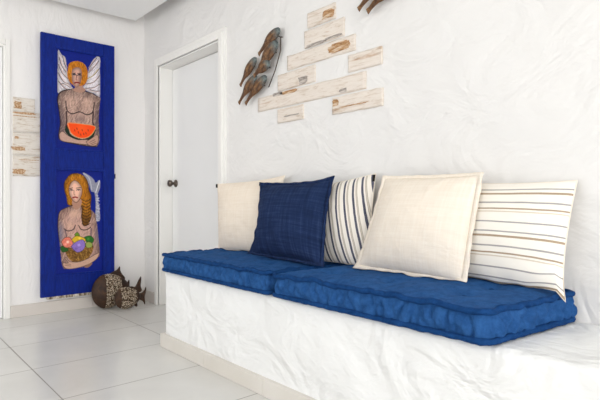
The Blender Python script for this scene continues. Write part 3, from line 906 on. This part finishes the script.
# hair, braid, face
hp = U([(98, 110), (130, 72), (180, 60), (230, 80), (258, 120), (268, 180), (285, 230), (280, 300), (285, 370), (262, 430), (228, 440), (215, 380), (212, 300), (120, 290), (108, 240), (92, 190), (88, 140)])
A.fill(hp, '9a6414', .14, outline='4a2e0c', ow=.0025); A.model(hp, A.mask(spline(A.conv(hp))), .03, .45, 1.25); hair = A.mask(spline(A.conv(hp)))
A.hatch(hair, '5e3a0c', 140, .03, .6, 1.3); A.hatch(hair, 'd19a34', 150, .025, .55, 1.8)
A.soft(U([(250, 400)])[0], .05, '3d2a16', .8, .5, hair)
for y in range(250, 430, 22): A.line(U([(218, y), (248, y+14), (278, y-2)]), '3f290d', .003)
A.fill(U([(150, 255), (152, 300), (175, 325), (208, 300), (212, 250)]), 'a98372', .06)
face = A.fill(U([(122, 165), (140, 128), (165, 112), (195, 130), (216, 165), (218, 205), (206, 240), (186, 268), (170, 272), (146, 250), (126, 210)]), 'd3ab98', .05, outline='5a3c22', ow=.002)
A.model(U([(122, 165), (140, 128), (165, 112), (195, 130), (216, 165), (218, 205), (206, 240), (186, 268), (170, 272), (146, 250), (126, 210)]), face, .03, .6, 1.1)
A.soft(U([(208, 220)])[0], .025, '9a7268', .5, .6, face)
A.line(U([(128, 172), (150, 166)]), '4a2d1a', .003); A.line(U([(176, 168), (208, 164)]), '4a2d1a', .003)
A.line(U([(130, 183), (141, 177), (153, 184)]), '2a2a40', .003); A.line(U([(178, 183), (192, 176), (207, 182)]), '2a2a40', .003); A.soft(U([(142, 184)])[0], .008, '18203c', 1); A.soft(U([(193, 183)])[0], .008, '18203c', 1)
A.line(U([(160, 185), (160, 214), (168, 218)]), '8c6054', .0026); A.line(U([(152, 238), (167, 233), (184, 237)]), '8c2c30', .0065)
# basket, fruit, leaves
bk = A.fill(V_([(90, 225), (180, 215), (268, 200), (272, 240), (240, 300), (250, 340), (150, 318), (105, 280)]), '7c5a2a', .2)
A.hatch(bk, '3c2912', 90, .02, .7, .4); A.hatch(bk, 'c09850', 90, .015, .7, 2.2)
for pts, c in (([(55, 215), (85, 205), (110, 235), (70, 248)], '2a5a24'), ([(215, 150), (250, 138), (278, 158), (270, 185), (235, 185)], '2f6a2a'), ([(150, 130), (170, 115), (185, 140), (165, 150)], '6a8a2a'),
               ([(62, 180), (85, 152), (120, 150), (140, 185), (125, 212), (85, 215)], 'd07a68'), ([(130, 165), (160, 140), (205, 148), (225, 170), (190, 185), (150, 185)], 'c8a832'),
               ([(128, 210), (160, 180), (205, 165), (222, 200), (205, 235), (165, 248)], '8a72b4'), ([(222, 190), (245, 178), (270, 192), (262, 215), (232, 218)], '8f9a52')):
    A.fill(V_(pts), c, .14, outline='30281c', ow=.0018)
for p_, c in (((105, 180), 'ffd9c8'), ((90, 195), 'e8a090'), ((180, 200), 'b9a4dc'), ((185, 155), 'ecd35a'), ((160, 225), '6a549a'), ((242, 160), '57933e')):
    A.soft(V_([p_])[0], .016, c, .9)
# arm across the basket
A.fill(V_([(318, 250), (290, 262), (240, 290), (180, 312), (120, 310), (95, 285), (88, 292), (108, 318), (75, 320), (78, 345), (110, 360), (180, 350), (250, 325), (300, 290)]), 'bd9c8a', .08, outline='4c3a3c', ow=.0022)
A.fill(V_([(215, 345), (262, 318), (266, 330), (240, 350)]), '8d6c58', .1)
for l in ([(88, 325), (125, 330)], [(86, 336), (125, 340)]): A.line(V_(l), '6a5048', .002)
A.build(field(*fields[1]), 'painting of a long-braided figure holding a basket of fruit')

# ------------------------------------------------------------------ fish wall hangings
M_fish, N, L, B = mat('rusted_metal_fish', .5, lin('7a5230'), .4, .25)
v = coords(N, L)
s = N.new('ShaderNodeSeparateXYZ'); L.new(v, s.inputs[0])
pat = math_(N, L, 'ADD', math_(N, L, 'MULTIPLY', s.outputs[0], 2.6), ntex(N, L, v, 14, 4, .6, .5))
rust = ramp(N, L, ntex(N, L, coords(N, L, 'Object', (1, 3, 3)), 22, 5, .65, .6), [(.3, lin('2a1c13')), (.5, lin('68462b')), (.68, lin('a07a50'))])
blue = ramp(N, L, ntex(N, L, v, 40, 4, .6), [(.35, lin('3d4546')), (.6, lin('78817f'))])
L.new(mix(N, L, ramp(N, L, pat, [(.62, (0, 0, 0)), (.86, (1, 1, 1))]), rust, blue), B.inputs['Base Color'])
bump(N, L, B, ntex(N, L, v, 60, 3), .3, .004)
M_rod, _, _, _ = mat('rusted_rod', .55, lin('4d4038'), .4, .5)

def fish_mesh(L_=.245, H_=.066, T_=.03):
    bm = bmesh.new(); n = 30; k = 16; rings = []
    for i in range(n+1):
        u = i/n                      # 0 tail end .. 1 nose
        if u < .08: h = .42-.10*(u/.08)
        elif u < .3: h = .32+.16*((u-.08)/.22)**1.3
        else:
            q = (u-.3)/.7
            h = .48+.52*math.sin(min(1, q/.42)*PI/2) if q < .42 else math.sqrt(max(0, 1-((q-.42)/.58)**2.4))
        h = max(h, .03)
        w = max(.12, h)*(1 if u > .25 else .75)
        cz = .010*math.sin(u*PI)
        rings.append([bm.verts.new((L_*(u-.5), math.cos(2*PI*j/k)*T_/2*w, cz+math.sin(2*PI*j/k)*H_/2*h)) for j in range(k)])
    for a, b in zip(rings, rings[1:]):
        for j in range(k): bm.faces.new((a[j], a[(j+1) % k], b[(j+1) % k], b[j]))
    bm.faces.new(rings[0][::-1]); bm.faces.new(rings[-1])
    bmesh.ops.recalc_face_normals(bm, faces=bm.faces[:])
    return bm
fm = None
def fish_hang(label, fish, rods, loc):
    global fm
    root = empty('fish_wall_hanging', loc, label, 'wall sculpture', 'metal fish hangings on the bench wall')
    for i, (hd, tl, dx, H_) in enumerate(fish):
        hd, tl = Vector((0, *hd)), Vector((0, *tl))
        d = hd-tl
        if fm is None:
            o = obj('fish', fish_mesh(), M_fish, root); fm = o.data
        else:
            o = bpy.data.objects.new('fish', fm); C.objects.link(o); o.parent = root
        e1 = d.normalized(); e2 = Vector((-1, 0, 0)); e3 = e1.cross(e2)
        if e3.z < 0: e3 = -e3
        e2 = e3.cross(e1)
        sc = d.length/.245
        Mt = Matrix((e1, e2, e3)).transposed().to_4x4()
        o.matrix_local = Matrix.Translation((hd+tl)/2+Vector((dx, 0, 0))-Vector((0, loc[1], loc[2]))) @ Mt @ Matrix.Diagonal((sc, 1, H_/.066*1.24, 1))
        bm = bmesh.new()
        p = (hd*.7+tl*.3)
        tube(bm, [(dx+.004, 0, 0), (WX-.003-loc[0], 0, 0)], .003, 6)
        st = obj('wall_pin', bm, M_rod, root); st.location = (0, p.y-loc[1], p.z-loc[2])
    for pts in rods:
        obj('rod', tube(bmesh.new(), [(dx_, y-loc[1], z-loc[2]) for dx_, y, z in pts], .0035, 8), M_rod, root)
    return root
FXp = WX-.035
fl = [((2.462, 2.036), (2.690, 1.922), 0, .066), ((2.470, 1.952), (2.695, 1.800), -.012, .082), ((2.715, 1.908), (2.905, 1.750), 0, .062),
      ((2.551, 1.838), (2.725, 1.782), -.014, .070), ((2.705, 1.785), (2.916, 1.628), -.004, .064), ((2.590, 1.758), (2.830, 1.612), -.008, .066)]
fish_hang('cluster of six rusty metal fish with blue-grey heads, hung left of the planks', fl,
          [[(.014, 2.475, 1.99), (.014, 2.478, 1.90), (.014, 2.53, 1.79), (.014, 2.60, 1.69)], [(.016, 2.46, 1.985), (.016, 2.50, 2.0), (.016, 2.56, 2.01)],
           [(.016, 2.60, 1.93), (.016, 2.70, 1.86), (.016, 2.76, 1.79)]], (FXp, 2.66, 1.83))
fish_hang('pair of brown metal fish tails at the top edge above the planks', [((1.57, 2.09), (1.800, 1.968), 0, .066), ((1.500, 2.045), (1.730, 1.934), -.008, .070)],
          [[(.014, 1.56, 2.12), (.014, 1.56, 2.06), (.014, 1.60, 1.995)]], (FXp, 1.65, 2.0))

# ------------------------------------------------------------------ carved fish on the floor
M_husk, N, L, B = mat('dark_carved_wood', .6, lin('3c2413'), .4)
L.new(ramp(N, L, ntex(N, L, coords(N, L), 24, 5, .65, .8), [(.3, lin('1f120a')), (.6, lin('422815')), (.75, lin('5c3b20'))]), B.inputs['Base Color'])
bump(N, L, B, ntex(N, L, coords(N, L), 40, 4), .5, .006)
M_scale, N, L, B = mat('fleck_carved_wood', .65, lin('cbb79c'), .3)
v = coords(N, L, 'Object', (1, 1, 2.2), (0, .5, 0))
vo = N.new('ShaderNodeTexVoronoi'); vo.inputs['Scale'].default_value = 60; vo.feature = 'DISTANCE_TO_EDGE'; L.new(v, vo.inputs['Vector'])
fl_ = math_(N, L, 'ADD', vo.outputs['Distance'], math_(N, L, 'MULTIPLY', math_(N, L, 'SUBTRACT', ntex(N, L, v, 50, 3), .5), .5))
L.new(ramp(N, L, fl_, [(.08, lin('2c1a0e')), (.15, lin('8a6a48')), (.23, lin('e6d8c2'))]), B.inputs['Base Color'])
bump(N, L, B, fl_, .8, .01)

def floor_fish(label, loc, L_, H_, T_, head_u, tail_u, rz, fins, seed):
    """facing -x; body between head and tail is flecked"""
    root = empty('carved_fish', loc, label, 'fish sculpture', 'carved fish on the floor', (0, 0, rz))
    cz = H_/2+.004
    def ring(u):
        # u 0 nose .. 1 tail root
        h = math.sqrt(max(0, 1-((u-.42)/.42)**2)) if u < .42 else (max(0, math.cos((u-.42)/.58*PI/2))**.75*.80+.20)
        h = max(h, .02)
        t = math.sqrt(max(0, 1-((u-.40)/.40)**2)) if u < .40 else (max(0, math.cos((u-.40)/.60*PI/2))**.8*.78+.22)
        return h*H_/2, max(t, .02)*T_/2
    def seg(u0, u1, n, k=36, grow=1.0):
        bm = bmesh.new(); R = []
        for i in range(n+1):
            u = u0+(u1-u0)*i/n; h, t = ring(u)
            R.append([bm.verts.new((L_*(u-.5), math.cos(2*PI*j/k)*t*grow*(1+.03*N3(u*6+seed, j*.6, 0)), cz+math.sin(2*PI*j/k)*h*grow)) for j in range(k)])
        for a, b in zip(R, R[1:]):
            for j in range(k): bm.faces.new((a[j], a[(j+1) % k], b[(j+1) % k], b[j]))
        bm.faces.new(R[0][::-1]); bm.faces.new(R[-1])
        bmesh.ops.recalc_face_normals(bm, faces=bm.faces[:])
        return bm
    obj('head', seg(0.0, head_u, 16, grow=1.025), M_husk, root)
    obj('body', seg(head_u, tail_u, 18), M_scale, root)
    obj('tail_stem', seg(tail_u, 1.0, 10, grow=1.03), M_husk, root)
    for nm, pts in fins:             # outline in body units (x, z), thick slab with swelling
        q = spline(np.array(pts))
        bm = bmesh.new(); F_, K_ = [], []
        c = q.mean(0)
        a = [bm.verts.new((x, -.004, z+cz)) for x, z in q]; b = [bm.verts.new((x, .004, z+cz)) for x, z in q]
        a2 = [bm.verts.new((c[0]+(x-c[0])*.7, -.010, c[1]+(z-c[1])*.7+cz)) for x, z in q]; b2 = [bm.verts.new((c[0]+(x-c[0])*.7, .010, c[1]+(z-c[1])*.7+cz)) for x, z in q]
        m = len(q)
        for i in range(m):
            j_ = (i+1) % m
            bm.faces.new((a[i], a[j_], b[j_], b[i])); bm.faces.new((a[i], a2[i], a2[j_], a[j_])); bm.faces.new((b[i], b[j_], b2[j_], b2[i]))
        bm.faces.new(a2); bm.faces.new(b2[::-1])
        bmesh.ops.recalc_face_normals(bm, faces=bm.faces[:])
        obj(nm, bm, M_husk, root, False)
    e = bmesh.new()
    hx, tx = ring(.16)
    return root
floor_fish('larger carved dark wood fish with pale flecked body on the floor by the blue panel', (1.655, 4.395, 0), .33, .30, .15, .31, .74, 0, [
    ('dorsal_fin', [(-.02, .135), (.02, .165), (.055, .178), (.078, .205), (.082, .170), (.10, .135), (.125, .10), (.11, .07), (.06, .11)]),
    ('tail_fin', [(.12, .03), (.15, .06), (.165, .075), (.165, 0), (.16, -.06), (.145, -.05), (.12, -.03)]),
    ('belly_fin', [(.02, -.12), (.06, -.128), (.09, -.146), (.10, -.13), (.09, -.09), (.05, -.09)])], 1.0)
floor_fish('smaller carved dark wood fish with pale flecked body, in front of the larger floor fish', (1.750, 4.262, 0), .225, .19, .11, .20, .84, 0, [
    ('dorsal_fin', [(-.02, .08), (.02, .095), (.06, .085), (.08, .10), (.118, .172), (.122, .135), (.118, .09), (.128, .05), (.10, .035), (.05, .06)]),
    ('tail_fin', [(.105, .02), (.135, .03), (.155, .05), (.168, .075), (.166, .03), (.155, -.01), (.158, -.08), (.14, -.05), (.105, -.025)]),
    ('belly_fin', [(-.03, -.075), (-.01, -.090), (.03, -.090), (.04, -.08), (.0, -.06)]),
    ('belly_fin', [(.05, -.055), (.07, -.085), (.088, -.082), (.08, -.045)])], 4.0)

# ------------------------------------------------------------------ camera
cam = bpy.data.cameras.new('camera'); co = bpy.data.objects.new('camera', cam); C.objects.link(co)
cam.sensor_width = 36; cam.lens = 36*500/600; cam.clip_start = .05
co.location = (0, 0, .95)
f = Vector((.6607, .7507, 0)).normalized()
co.rotation_euler = f.to_track_quat('-Z', 'Y').to_euler()
scn.camera = co

# ------------------------------------------------------------------ daylight
w = bpy.data.worlds.new('daylight'); scn.world = w; w.use_nodes = True
bg = w.node_tree.nodes['Background']; bg.inputs['Color'].default_value = (.93, .96, 1, 1); bg.inputs['Strength'].default_value = .7
def area(name, loc, rot, sx, sy, power, col=(1, 1, 1)):
    l = bpy.data.lights.new(name, 'AREA'); l.shape = 'RECTANGLE'; l.size = sx; l.size_y = sy; l.energy = power; l.color = col
    o = bpy.data.objects.new(name, l); C.objects.link(o); o.location = loc; o.rotation_euler = rot
    return o
# sky light entering by the two windows
area('daylight_side', (XL-.15, 2.65, 1.385), (0, -PI/2, 0), 2.05, 3.25, 27, (.975, .99, 1))
area('daylight_front', (-.7, YF-.15, 1.335), (PI/2, 0, 0), 3.15, 2.1, 112, (.975, .99, 1))

vs = scn.view_settings
vs.view_transform = 'Standard'; vs.look = 'None'; vs.exposure = 0.39; vs.gamma = 1.0; vs.use_curve_mapping = False
scn.cycles.max_bounces = 10; scn.cycles.diffuse_bounces = 6
scn.cycles.use_denoising = True
